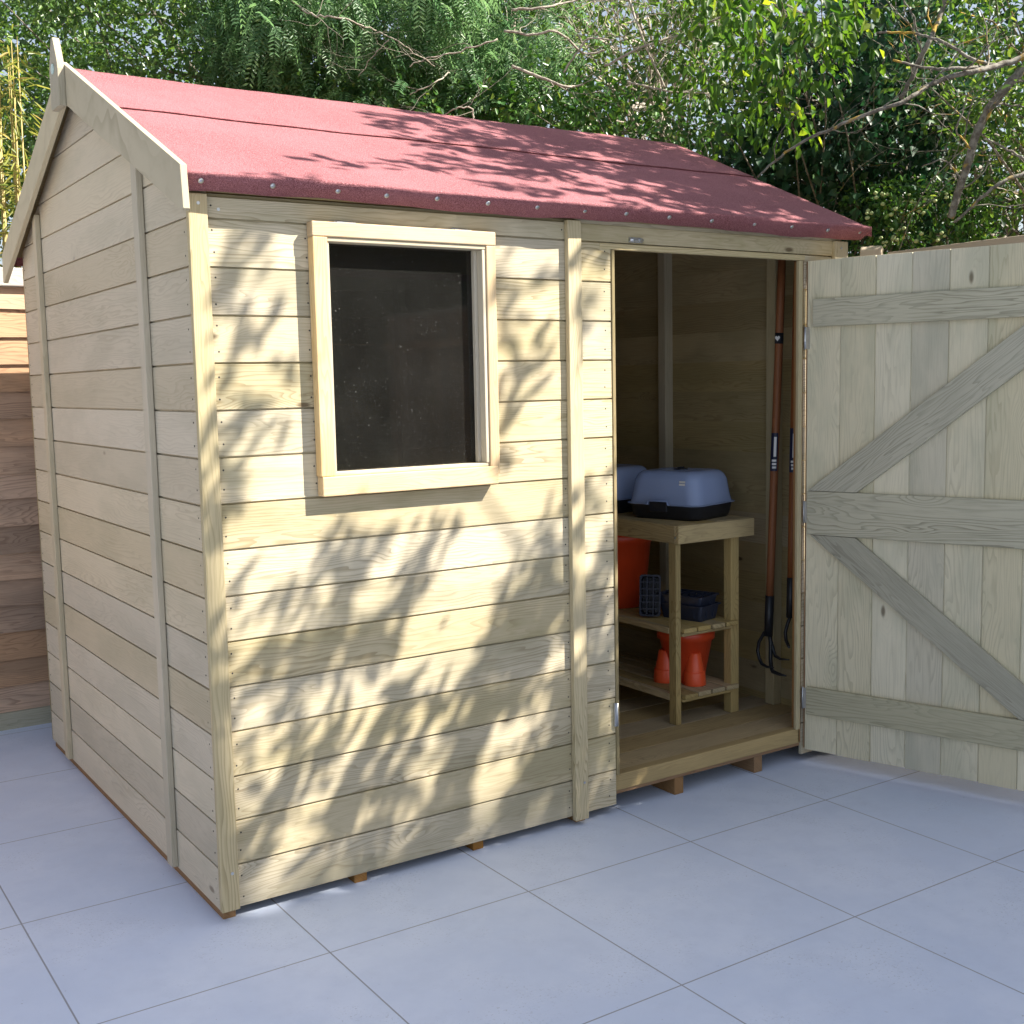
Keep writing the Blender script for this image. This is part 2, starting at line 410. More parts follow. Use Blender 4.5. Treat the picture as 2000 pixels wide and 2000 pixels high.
m = MB(); m.box(.02, 2.40, .0115, .045, 1.87, 1.905, 0); m.build('rail', M['stud'], shed)
# trims
def trim(name, pts, mat=M['trim'], bevel=.002):
    m = MB(); m.box(*pts, 2); return m.build(name, mat, shed, bevel=bevel)
trim('corner_trim', (-.004, .046, -.019, -.0012, .032, 1.899))
trim('cover_batten', (1.163, 1.214, -.021, -.0012, .018, 1.90))
trim('corner_trim', (2.352, 2.421, -.017, -.0012, .032, 1.895))
trim('door_jamb', (2.181, 2.2005, -.006, .008, .128, 1.8205))
trim('door_jamb_edge', (2.2007, 2.2128, .004, .036, .075, 1.8205), M['bearer'])
trim('door_stop', (1.344, 1.356, -.004, .045, .128, 1.8205), M['inner'])
m = MB()
for k in range(0, 15): m.box(2.2125, 2.352, .0, .011, (.03 if k == 0 else zl(k-1)+GAP), zl(k)-GAP, 0)
m.box(2.213, 2.352, .0115, .034, .126, 1.869, 2)
m.build('front_panel', M['clad'], shed)
for y0, zt in ((.352, 2.055), (1.592, 2.040)):
    m = MB(); m.prism([(-.019, y0, .035), (-.019, y0+.047, .035), (-.019, y0+.047, roofz(y0+.047)-.085 if y0 < 1 else roofz(y0+.047)-.085), (-.019, y0, roofz(y0)-.085)], (.0178, 0, 0), 2)
    m.build('cover_batten', M['gable'], shed, bevel=.002)
# floor, sill, bearers
fl = MB(); n = 14
for i in range(n):
    y0 = .046+i*(1.865/n); fl.box(.012, 2.408, y0+.0008, y0+1.865/n-.0008, .108, .1245+J(.0004), 0)
fl.build('floor', M['floorw'], shed, bevel=.001)
m = MB(); m.box(1.344, 2.2115, .004, .0455, .072, .127, 0); m.build('door_sill', M['floorw'], shed, bevel=.004)
m = MB(); m.box(1.3435, 2.37, .010, .05, .0605, .0715, 0); m.build('floor_edge', M['bearer'], shed)
for x0, w in ((.008, .036), (.397, .040), (.795, .038), (1.185, .038), (1.607, .040), (1.985, .040), (2.375, .04)):
    m = MB(); m.box(x0, x0+w, .012, D_-.01, .0, .0595, 1); m.build('bearer', M['bearer'], shed, bevel=.002)
# ---- roof: two felted slopes with a strip lap, eave drop and galvanised nails
def felt():
    me = bpy.data.meshes.new('roof_felt'); bm = bmesh.new()
    X0, X1 = -.029, 2.468
    # profile: points down the front drop, up the slope, over the ridge and down the back
    prof = [(EY+.058, 1.902), (EY+.046, 1.903), (EY+.018, 1.922), (EY+.001, 1.936), (EY+.002, EZ+.001)]
    N = 34
    for i in range(1, N+1):
        y = EY+(YC-EY)*i/N; z = EZ+(2.415-EZ)*i/N
        if y < .5: z -= .005
        prof.append((y, z))
        if i*(YC-EY)/N+EY < .5 <= (i+1)*(YC-EY)/N+EY:
            zq = EZ+SL*(.505-EY); prof += [(.508, zq-.003), (.508, zq-.001), (.500, zq-.0035), (.499, zq-.0005)]
    M2 = 12
    for i in range(1, M2+1): prof.append((YC+(D_+.06-YC)*i/M2, 2.415-(2.415-EZ)*i/M2))
    prof += [(D_+.064, 1.925), (D_+.058, 1.902)]
    NX = 120; rows = []
    for j in range(NX+1):
        x = X0+(X1-X0)*j/NX; row = []
        for i, (y, z) in enumerate(prof):
            w = .0014*math.sin(x*5.3+y*3)+.0007*math.sin(x*17+y*9+1)+J(.0005)
            yy = y
            if i < 5: yy += .0028*math.sin(x*9+.6)+.0015*math.sin(x*31)+J(.0006); w *= .7
            if i in (0, 1): w += .0028*math.sin(x*5.1)+.0016*math.sin(x*23)
            row.append(bm.verts.new((x, yy, z+w)))
        rows.append(row)
    for j in range(NX):
        for i in range(len(prof)-1):
            f = bm.faces.new([rows[j][i], rows[j+1][i], rows[j+1][i+1], rows[j][i+1]]); f.smooth = True
    # verge folds (thickness) at both ends
    for j, dx in ((0, 0.0), (NX, 0.0)):
        low = [bm.verts.new((v.co.x+dx, v.co.y, v.co.z-.035)) for v in rows[j][4:-2]]
        up = rows[j][4:-2]
        for i in range(len(up)-1):
            a = [up[i], up[i+1], low[i+1], low[i]]
            if j: a.reverse()
            bm.faces.new(a)
    bm.normal_update(); bm.to_mesh(me); bm.free(); me.materials.append(M['felt'])
    o = bpy.data.objects.new('roof_felt', me); COL.objects.link(o); o.parent = shed
    return o
rf = felt()
rb = MB()
for s0, s1 in ((EY+.006, YC), (YC, D_+.054)):
    za, zb = roofz(s0)-.008, roofz(s1)-.008
    rb.prism([(-.026, s0+(.012 if s0 < 0 else 0), za+(.004 if s0 < 0 else 0)), (-.026, s1, zb), (-.026, s1, zb-.012), (-.026, s0+(.012 if s0 < 0 else 0), za-.008)], (2.49, 0, 0), 0)
rb.box(-.026, 2.464, EY+.062, EY+.078, 1.906, 1.93, 0)
rb.box(-.02, 2.46, YC-.02, YC+.02, 2.34, 2.385, 0)
rb.build('roof_board', M['inner'], shed)
def disc(mb, x, y, z, r, axis='y', th=.003, mi=0):
    pts = [(x+r*math.cos(a), y, z+r*math.sin(a)) for a in np.linspace(0, 2*math.pi, 12, endpoint=False)]
    mb.prism(pts, (0, -th, 0), 0, .5, mi)
for x in (.015, .202, .383, .526, .683, .849, 1.02, 1.194, 1.353, 1.527, 1.708, 1.901, 2.078, 2.257, 2.425):
    m = MB(); m.lathe([(0, -.002), (.0072, -.002), (.0072, .0008), (.003, .0022), (0, .0022)], (0, 0, 0), 14)
    m.build('clout_nail', M['zinc'], shed, loc=(x, EY+.0165, 1.9215+J(.002)), rot=(R_(128), 0, 0))
# ---- bargeboards and finial on the near gable
def barge(sg):
    mb = MB(); BH = .109
    def P(dy, dz): return (-.050, YC+sg*dy, 2.434+dz)
    e = YC+.110
    pts = [P(.012, -.006), P(e, -.450*e), P(e+.010, -.450*e-BH+.004), P(e-.002, -.450*e-BH), P(.012, -.006-BH-.014)]
    mb.prism(pts, (.017, 0, 0), (0, 1, -sg*.45))
    b = mb.build('bargeboard', M['barge'], shed, bevel=.0015)
barge(-1); barge(1)
fm = MB()
fm.prism([(-.072, YC, 2.500), (-.072, YC-.010, 2.498), (-.072, YC-.046, 2.425), (-.072, YC-.052, 2.398), (-.072, YC-.050, 2.288),
          (-.072, YC+.050, 2.288), (-.072, YC+.052, 2.398), (-.072, YC+.046, 2.425), (-.072, YC+.010, 2.498)], (.0215, 0, 0), 2)
fin = fm.build('finial', M['barge'], shed, bevel=.0015)
m = MB(); pts = [(-.0725, YC+.016*math.cos(a), 2.405+.016*math.sin(a)) for a in np.linspace(0, 2*math.pi, 20, endpoint=False)]
m.prism(pts, (-.003, 0, 0), 0, .5); m.build('cap_disc', M['disc'], fin)
# screws on trims
for x, z in ((.022, 1.875), (.028, .135), (1.197, .14), (.08, 1.865), (2.385, 1.87)):
    m = MB(); y = -.0192 if x < .06 else (-.0212 if 1.1 < x < 1.3 else (-.0012 if x < 1 else -.0172)); disc(m, x, y, z, .0042, th=.0015); m.build('screw', M['zinc'], shed)
# ---- window
wf = MB(); Y0, Y1 = -.036, .0
def wr(*a, **k): wf.box(*a, **k)
wr(.320, .3625, Y0, Y1-.0012, 1.1725, 1.8075, 2); wr(.860, .892, Y0, Y1-.0012, 1.150, 1.8075, 2)
wr(.3185, .8925, Y0-.001, Y1-.0012, 1.808, 1.847, 0); wr(.3225, .886, Y0-.002, Y1-.0012, 1.119, 1.172, 0)
win = wf.build('window', M['new'], shed, bevel=.003)
wb = MB()
wb.box(.363, .370, -.028, .012, 1.1825, 1.796, 2); wb.box(.848, .8595, -.031, .012, 1.1825, 1.796, 2); wb.box(.836, .8478, -.004, .012, 1.1825, 1.796, 2)
wb.box(.363, .8595, -.032, .012, 1.7962, 1.8075, 0); wb.box(.363, .8595, -.029, .012, 1.1725, 1.1822, 0)
wb.build('window_bead', M['white_wood'], win, bevel=.002)
wb = MB(); wb.box(.363, .859, .013, .016, 1.173, 1.8073, 0); wb.build('window_pane', M['glass'], win)
wb = MB()
for x0 in (.345, .80): pass
wb.box(.33, .360, .0125, .045, 1.15, 1.83, 2); wb.box(.8625, .875, .0125, .045, 1.15, 1.83, 2)
wb.box(.3605, .862, .0165, .045, 1.8095, 1.83, 0); wb.box(.3605, .862, .0165, .045, 1.14, 1.17, 0)
wb.build('window_lining', M['inner'], win)
for x0 in (.395, .760):
    m = MB(); m.box(x0, x0+.055, -.030, -.006, 1.8475, 1.8495, 0); m.tube([(x0, -.008, 1.852), (x0+.055, -.008, 1.852)], .0032, 8); m.build('window_hinge', M['zinc'], win)
# turn catch above the door, bracket low on the doorway edge
m = MB(); m.box(1.412, 1.466, -.0075, -.0045, 1.846, 1.862, 0); m.tube([(1.412, -.010, 1.854), (1.466, -.010, 1.854)], .005, 8)
m.box(1.424, 1.430, -.018, -.0075, 1.848, 1.86, 0); m.box(1.448, 1.454, -.018, -.0075, 1.848, 1.86, 0); m.build('door_catch', M['zinc'], shed)
m = MB(); m.box(1.334, 1.3435, -.0075, -.0015, .295, .372, 0); m.tube([(1.345, -.006, .295), (1.345, -.006, .372)], .0048, 8); m.build('door_catch', M['zinc'], shed)
# ---- the open door
DD = Vector((.2968, -.9549, 0)); DN = Vector((DD.y, -DD.x, 0))     # DN points towards the camera side (-x)
if DN.x > 0: DN = -DN
DH = Vector((2.2155, -.012, 0)); DW = .85
def DT():   # local: x along door, y towards the camera side, z up
    return Matrix(((DD.x, DN.x, 0, DH.x), (DD.y, DN.y, 0, DH.y), (0, 0, 1, 0), (0, 0, 0, 1)))
T = DT()
db = MB(); x = 0.0; i = 0
while x < DW-.02:
    w = .1247 if i else .1255
    db.box(x+.0017, min(x+w-.0017, DW), -.0125, J(.0006), .052+J(.0015), 1.819+J(.001), 2, T=T)
    db.box(x+w-.006, min(x+w+.006, DW), -.009, -.004, .054, 1.817, 2, T=T)
    x += w; i += 1
door = db.build('door', M['door'], shed, bevel=.0012)
for z0, z1, xs in ((1.588, 1.684, .029), (.852, 1.008, .012), (.190, .292, .014)):
    m = MB(); m.box(xs, DW-.02, .0012, .0185, z0, z1, 0, T=T); m.build('ledge', M['ledge'], door, bevel=.0025)
for pts in ([(.014, 1.0095), (.196, 1.0095), (.82, 1.487), (.82, 1.5865), (.770, 1.5865)], [(.024, .8505), (.192, .8505), (.832, .358), (.832, .2935), (.755, .2935)]):
    dv = Vector((pts[2][0]-pts[1][0], 0, pts[2][1]-pts[1][1]))
    m = MB(); m.prism([(a, .0012, b) for a, b in pts], (0, .0168, 0), dv, T=T); m.build('brace', M['ledge'], door, bevel=.002)
for z in (1.55, .93, .245):
    m = MB(); m.tube([T @ Vector((-.006, .002, z-.04)), T @ Vector((-.006, .002, z+.04))], .0042, 8)
    m.box(-.004, .012, .0006, .0032, z-.038, z+.038, 0, T=T); m.build('hinge', M['zinc'], door)
m = MB()
m.box(-.004, -.0005, -.013, -.002, .056, 1.816, 2, T=T); m.build('door_edge_strip', M['bearer'], door)

# ------------------------------------------------------------------ things in the shed
FZ = .1255
wbk = thing('workbench', 'wooden potting bench with two slatted shelves inside the shed', 'workbench', (1.876, .29, FZ))
def bpart(name, fn, mat=M['bench'], bevel=.002):
    m = MB(); fn(m); o = m.build(name, mat, wbk, bevel=bevel, loc=(-1.876, -.29, -FZ)); return o
BX1, BY1 = 2.262, 1.42
def top(m):
    for i in range(5):
        w = (BX1-1.893)/4
        if i < 4: m.box(1.893+i*w+.001, 1.893+(i+1)*w-.001, .309, BY1-.02, .862, .880+J(.0006), 1)
bpart('tabletop', top)
bpart('front_apron', lambda m: m.box(1.876, BX1, .289, .307, .812, .879, 0))
bpart('side_apron', lambda m: m.box(1.874, 1.8915, .3075, BY1, .812, .879, 1))
bpart('side_apron', lambda m: m.box(2.245, 2.262, .3075, BY1, .812, .879-.002, 1))
for x0, x1 in ((1.8925, 1.905), ): pass
for (x0, x1, y0, y1) in ((1.878, 1.903, .3085, .348), (2.158, 2.2, .3085, .348), (1.893, 1.92, BY1-.06, BY1-.02), (2.2, 2.235, BY1-.06, BY1-.02)):
    bpart('leg', lambda m: m.box(x0 if x0 > 1.89 else 1.8925-.014, x1, y0, y1, FZ, .8115, 2))
for z in (.490, .240):
    def sh(m):
        xs = np.linspace(1.905, 2.190, 5)
        for i in range(4): m.box(xs[i]+.004, xs[i+1]-.004, .292+J(.004), BY1-.03, z-.018, z, 1)
        m.box(1.904, 2.157, .300, .322, z-.030, z-.0185, 0)
        m.box(1.904, 2.157, 1.30, 1.33, z-.030, z-.0185, 0)
    s_ = bpart('shelf', sh, bevel=.004)
def sm(m): m.box(1.8772, 1.9015, .3485, BY1-.06, .468, .492, 1)
bpart('shelf_rail', sm)
bpart('shelf_rail', lambda m: m.box(1.8772, 1.9015, .3485, BY1-.06, .214, .240, 1))
m = MB(); 
m.prism([(1.8735, .305+.0048*math.cos(a), .835+.0048*math.sin(a)) for a in np.linspace(0, 6.283, 10, endpoint=False)], (-.0015, 0, 0), 0, .5)
m.build('screw', M['zinc'], wbk, loc=(-1.876, -.29, -FZ))

def rrect(w, d, r, n=5, cx=0, cy=0):
    out = []
    for (sx, sy, a0) in ((1, 1, 0), (-1, 1, 90), (-1, -1, 180), (1, -1, 270)):
        for k in range(n+1):
            a = R_(a0+90*k/n); out.append((cx+sx*(w/2-r)+r*math.cos(a), cy+sy*(d/2-r)+r*math.sin(a)))
    return out
def loft(mb, rings, mi=0, cap0=False, cap1=False, smooth=True):
    base = len(mb.v); n = len(rings[0])
    for R in rings: mb.v += [tuple(p) for p in R]
    for i in range(len(rings)-1):
        for k in range(n):
            k2 = (k+1) % n
            mb.face([base+i*n+k, base+i*n+k2, base+(i+1)*n+k2, base+(i+1)*n+k], [(0, 0)]*4, .5, mi, smooth)
    if cap0: mb.face([base+k for k in range(n-1, -1, -1)], [(0, 0)]*n, .5, mi)
    if cap1: mb.face([base+(len(rings)-1)*n+k for k in range(n)], [(0, 0)]*n, .5, mi, False)
def ring(w, d, r, z, n=6): return [(x, y, z) for x, y in rrect(w, d, r, n)]
def propagator(loc, rz, label):
    t = thing('propagator', label, 'propagator', loc, rz, 'seed propagators on the bench')
    m = MB(); loft(m, [ring(.254, .298, .045, 0), ring(.268, .314, .05, .012), ring(.284, .329, .05, .052), ring(.288, .333, .05, .054), ring(.274, .32, .045, .055), ring(.256, .30, .045, .010)], cap0=True, cap1=True)
    tr = m.build('tray', M['black'], t)
    m = MB(); loft(m, [ring(.296, .342, .05, .0555), ring(.301, .347, .05, .058), ring(.296, .342, .05, .0605)], smooth=False)
    loft(m, [ring(.284, .330, .05, .060), ring(.276, .320, .055, .09), ring(.264, .306, .06, .150), ring(.250, .290, .065, .170), ring(.225, .262, .06, .181), ring(.17, .21, .05, .184)], cap1=True)
    dm = m.build('dome_lid', M['dome'], t)
    m = MB(); m.lathe([(.028, .184), (.028, .187), (.024, .1885), (.012, .1875), (.011, .192), (.006, .194), (.0, .194)]); m.box(-.02, .02, -.003, .003, .1875, .194, 0); m.build('vent', M['black'], dm)
    m = MB(); m.box(-.1545, -.1465, -.035, .045, .030, .0705, 0); m.build('clip', M['black'], t, bevel=.003)
    m = MB(); m.tube([(-.154, -.046, .058), (-.155, -.042, .060), (-.1562, -.038, .0725), (-.1562, .048, .0725), (-.155, .052, .060), (-.154, .056, .058)], .0028, 6); m.build('clip_rim', M['dome'], t)
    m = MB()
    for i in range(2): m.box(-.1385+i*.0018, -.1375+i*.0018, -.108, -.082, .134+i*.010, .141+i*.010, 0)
    m.build('sticker_or_glint', M['white'], dm)  # light reflection near the lid corner, painted as white marks
    return t
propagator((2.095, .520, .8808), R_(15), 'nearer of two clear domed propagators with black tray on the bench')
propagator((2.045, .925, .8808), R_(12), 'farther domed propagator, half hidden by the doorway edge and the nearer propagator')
def pot(name, loc, label, r0, r1, h, rim=.02, inverted=False, group=None, stack=False, mat='red'):
    t = thing(name, label, 'plant pot', loc, random.random()*6, group)
    m = MB(); th = .003
    T = Matrix.Rotation(math.pi, 4, 'X') if inverted else None
    prof = [(0, .001), (r0*.96, .0), (r0, .004), (r1-(r1-r0)*.15, h-rim), (r1+.004, h-rim+.001), (r1+.006, h), (r1+.002, h+.001), (r1-.002, h-.004), (r0-th, th*2), (0, th*2)]
    off = (0, 0, h) if inverted else (0, 0, 0)
    m.lathe(prof, off, T=T); m.build('pot_body', M[mat], t)
    if stack:
        m = MB(); m.lathe([(r1+.005, 0), (r1+.0065, .002), (r1+.002, rim*1.1), (r1+.001, rim*1.15)], (0, 0, h*.42 if inverted else 0)); 
        m.build('stacked_rim', M[mat], t)
    return t
pot('large_pot', (2.035, .845, .491), 'large red plastic pot on the middle shelf of the bench', .112, .142, .312, .045)
pot('medium_pot', (2.072, .47, .241), 'red plastic pot standing on the lower shelf behind the small upturned pots', .072, .108, .208, .04)
def small_stack(loc, label):
    t = thing('small_pot_stack', label, 'plant pots', loc, 1.1, 'small upturned red pots')
    m = MB(); m.lathe([(.044, 0), (.0445, .003), (.042, .046), (.0405, .052), (.037, .052)], n=32); m.build('lower_pot', M['red_lit'], t)
    m = MB(); m.lathe([(.0375, .045), (.0365, .058), (.024, .122), (.021, .1245), (.0, .1245)], n=32); m.build('upper_pot', M['red_lit'], t)
small_stack((2.046, .392, .241), 'stack of small upturned red pots right of the bench front leg')
small_stack((1.99, .50, .241), 'stack of small upturned red pots left of the bench front leg')
def seedtray(loc, rot, label, size=(.17, .22, .065), cells=(2, 4)):
    t = thing('seed_tray', label, 'seed tray', loc, 0, 'black seed trays on the middle shelf'); t.rotation_euler = rot
    w, d, h = size; m = MB()
    loft(m, [ring(w*.86, d*.88, .012, 0, 3), ring(w*.97, d*.97, .012, h-.006, 3), ring(w+.008, d+.008, .012, h-.005, 3), ring(w+.008, d+.008, .012, h, 3), ring(w-.006, d-.006, .01, h, 3), ring(w*.86, d*.88, .01, .01, 3)], cap0=True, cap1=True, smooth=False)
    for i in range(1, cells[0]): x = -w/2+w*i/cells[0]; m.box(x-.003, x+.003, -d/2+.004, d/2-.004, .012, h-.002, 0)
    for i in range(1, cells[1]): y = -d/2+d*i/cells[1]; m.box(-w/2+.004, w/2-.004, y-.003, y+.003, .012, h-.003, 0)
    m.build('tray_body', M['tray'], t); return t
seedtray((2.075, .452, .491), (0, 0, R_(14)), 'black celled seed tray lying on the middle shelf right of the bench leg', (.135, .20, .06), (3, 5))
seedtray((2.075, .462, .535), (0, 0, R_(17)), 'black seed tray nested on top of the tray on the middle shelf', (.135, .20, .05), (2, 6))
seedtray((1.985, .572, .572), (R_(82), 0, R_(-48)), 'black seed tray stood on its edge in front of the large red pot', (.075, .155, .045), (3, 6))
bpy.context.view_layer.update()

# ---- long handled tools hanging on the far end wall
def tool(x, pts, name, label):
    y0, z0 = pts['top']; y1, z1 = pts['sock']
    t = thing(name, label, 'garden tool', (x, y0, z0), 0, 'long handled tools on the end wall')
    L = lambda p: (p[0]-x, p[1]-y0, p[2]-z0)
    m = MB(); n = 8
    m.tube([L((x, y0+(y1-y0)*i/n, z0+(z1-z0)*i/n)) for i in range(n+1)], [.0145]+[.0155]*(n-1)+[.0145], 16); m.build('handle', M['handle'], t)
    return t, L
def hook(x, y, z):
    pass
t1, L = tool(2.318, dict(top=(.205, 1.862), sock=(.262, .545)), 'cultivator', 'long handled three pronged cultivator with brown wooden handle hanging by the bench')
def lerp(z, a=(.205, 1.862), b=(.262, .545)): return a[0]+(b[0]-a[0])*(a[1]-z)/(a[1]-b[1])
def sleeve(t, L, x, f, z0, z1, r, mat, name, w=None):
    m = MB(); m.tube([L((x, f(z0), z0)), L((x, f(z1), z1))], r, 18); return m.build(name, M[mat], t)
def sticker_or_glint(t, L, x, f, z0, z1, r, mat, name, a0, a1):
    m = MB(); base = 0; n = 8
    for i in range(n+1):
        a = R_(a0+(a1-a0)*i/n)
        for z in (z0, z1): m.v.append(L((x+r*math.cos(a), f(z)+r*math.sin(a), z)))
    for i in range(n): m.face([2*i, 2*i+2, 2*i+3, 2*i+1], [(0, 0)]*4, .5, 0, True)
    return m.build(name, M[mat], t)
X1 = 2.318
sleeve(t1, L, X1, lerp, .575, .415, .0172, 'iron', 'socket')
sticker_or_glint(t1, L, X1, lerp, 1.06, 1.205, .0162, 'navy', 'handle_label', 130, 262)
sticker_or_glint(t1, L, X1, lerp, 1.115, 1.190, .0166, 'white', 'label_print', 205, 240)
for k in range(3): sticker_or_glint(t1, L, X1, lerp, 1.070+k*.013, 1.078+k*.013, .0166, 'white', 'label_print', 190-k*4, 245)
sleeve(t1, L, X1, lerp, 1.580, 1.540, .0163, 'black', 'handle_band')
m = MB(); zc = 1.560
hp = []
for a in np.linspace(0, 2*math.pi, 22, endpoint=False):
    hx = 16*math.sin(a)**3; hz = 13*math.cos(a)-5*math.cos(2*a)-2*math.cos(3*a)-math.cos(4*a); hp.append((hx*.00062, hz*.00068))
c = Vector(L((X1, lerp(zc), zc))); dr = Vector((-.93, -.37, 0)).normalized(); si = Vector((dr.y, -dr.x, 0))
m.prism([c+dr*.0165+si*a+Vector((0, 0, b)) for a, b in hp], dr*.0008, 2, .5); m.build('heart_mark', M['white'], t1)
iron = MB()
yb, zb = lerp(.43), .43
def tine(mb, off, L, rad=.0062):
    pts = []
    for q in off: pts.append(L(q))
    mb.tube(pts, [rad]*(len(pts)-2)+[rad*.8, rad*.35], 8)
tine(iron, [(X1, .262, .44), (X1, .255, .38), (X1-.004, .252, .325), (X1-.015, .238, .298), (X1-.03, .215, .287), (X1-.035, .175, .285), (X1-.036, .140, .286)], L, .0078)
tine(iron, [(X1, .263, .44), (X1-.006, .284, .425), (X1-.012, .306, .385), (X1-.014, .311, .350), (X1-.014, .302, .320), (X1-.02, .282, .303), (X1-.03, .245, .300), (X1-.035, .206, .306)], L, .0068)
tine(iron, [(X1, .256, .40), (X1+.008, .249, .362), (X1+.006, .236, .340), (X1, .205, .334), (X1-.004, .155, .341)], L, .0068)
iron.build('tine_head', M['iron'], t1)
m = MB(); m.tube([L((2.36, .205, 1.850)), L((X1, .205, 1.850)), L((X1-.02, .205, 1.853))], .003, 8); m.build('hanging_pin', M['zinc'], t1)
t2, L = tool(2.318, dict(top=(.126, 1.862), sock=(.151, .64)), 'draw_hoe', 'long handled hoe with dark wooden handle half hidden by the door jamb')
lerp2 = lambda z: .126+(.151-.126)*(1.862-z)/(1.862-.64)
sleeve(t2, L, X1, lerp2, .66, .505, .0165, 'iron', 'socket')
sticker_or_glint(t2, L, X1, lerp2, 1.06, 1.225, .0162, 'navy', 'handle_label', 130, 262)
sticker_or_glint(t2, L, X1, lerp2, 1.115, 1.205, .0166, 'white', 'label_print', 205, 240)
for k in range(3): sticker_or_glint(t2, L, X1, lerp2, 1.070+k*.013, 1.078+k*.013, .0166, 'white', 'label_print', 190-k*4, 245)
m = MB(); yb = .154
m.tube([L(q) for q in [(X1, yb, .51), (X1-.004, yb+.012, .475), (X1-.008, yb+.018, .445), (X1-.014, yb+.008, .415), (X1-.03, yb-.02, .402), (X1-.045, yb-.035, .402)]], [.0068]*5+[.005], 8)
m.box(-.075, .015, -.06, -.055, .375-1.862, .425-1.862, 0)
m.build('hoe_head', M['iron'], t2)
m = MB(); m.tube([L((2.36, .105, 1.850)), L((X1, .105, 1.850)), L((X1-.02, .105, 1.853))], .003, 8); m.build('hanging_pin', M['zinc'], t2)

# ------------------------------------------------------------------ fences
fb = thing('back_fence', 'brown overlap board fence with pale cap rail behind the shed', 'fence', (-.8, 2.34, 0))
FY = 2.31
def fpart(name, fn, mat, par, off, bevel=.0015): m = MB(); fn(m); return m.build(name, mat, par, bevel=bevel, loc=(-off[0], -off[1], 0))
def wany(m):
    z = .075; i = 0
    while z < 1.84:
        h = .112; n = 26; xs = np.linspace(-3.9, 3.6, n+1); r = random.random(); ph = random.random()*6
        tl = .016
        for j in range(n):
            a, b = xs[j], xs[j+1]
            wa = .004*math.sin(a*2.3+ph)+.003*math.sin(a*7+ph*2); wb_ = .004*math.sin(b*2.3+ph)+.003*math.sin(b*7+ph*2)
            z1 = min(z+h+.03, 1.848)
            base = len(m.v)
            P = [(a, FY-tl, z+wa), (b, FY-tl, z+wb_), (b, FY-.001, z1), (a, FY-.001, z1), (a, FY-tl+.009, z+wa), (b, FY-tl+.009, z+wb_), (b, FY+.004, z1), (a, FY+.004, z1)]
            m.v += P
            fr = [[0, 1, 2, 3], [4, 7, 6, 5], [0, 4, 5, 1], [3, 2, 6, 7]]
            for f in fr: m.face([base+q for q in f], [(P[q][0]+r*31, P[q][2]+P[q][1]*.5+r*9) for q in f], r)
        z += h; i += 1
fpart('boards', wany, M['fence'], fb, (-.8, 2.34), 0)
fpart('cap_rail', lambda m: m.box(-3.9, 3.6, FY-.03, FY+.03, 1.850, 1.925, 0), M['fencecap'], fb, (-.8, 2.34), .004)
fpart('gravel_board', lambda m: m.box(-3.9, 3.6, FY-.022, FY+.01, -.02, .072, 0), M['ledge'], fb, (-.8, 2.34), .004)
for x0 in (-2.6, -.75, 1.1, 2.9): fpart('fence_post', lambda m: m.box(x0, x0+.075, FY+.006, FY+.081, -.02, 1.848, 2), M['fence'], fb, (-.8, 2.34), .003)
FX = 3.72
rfz = thing('side_fence', 'timber side fence with pale top rail showing above the open door', 'fence', (FX, -.5, 0))
def sideb(m):
    y = -6.0
    while y < 2.25: m.box(FX, FX+.016, y+.001, min(y+.1, 2.25), .02, 1.965, 2); y += .1
fpart('boards', sideb, M['fence'], rfz, (FX, -.5), .001)
fpart('cap_rail', lambda m: m.box(FX-.022, FX+.04, -6, .84, 1.966, 2.0, 1), M['post'], rfz, (FX, -.5), .004)
fpart('cap_rail', lambda m: m.box(FX-.022, FX+.04, .96, 2.25, 1.966, 2.0, 1), M['post'], rfz, (FX, -.5), .004)
fpart('rail', lambda m: m.box(FX-.038, FX-.001, -6, 2.25, 1.70, 1.76, 1), M['fence'], rfz, (FX, -.5), .003)
fpart('rail', lambda m: m.box(FX-.038, FX-.001, -6, 2.25, .40, .46, 1), M['fence'], rfz, (FX, -.5), .003)
pm = MB(); pts = []
for a in np.linspace(0, math.pi, 13): pts.append((-.05*math.cos(a)*1.0, 0, 2.005+.028*math.sin(a)))
pm.prism([(-.05, -.05, 0)]+[(p[0], -.05, p[2]) for p in pts]+[(.05, -.05, 0)], (0, .10, 0), 2)
pst = pm.build('fence_post', M['post'], None, bevel=.006, loc=(3.66, .90, 0)); pst.rotation_euler = (0, 0, R_(35))
tag(pst, 'round topped timber fence post beside the shed roof corner', 'post')

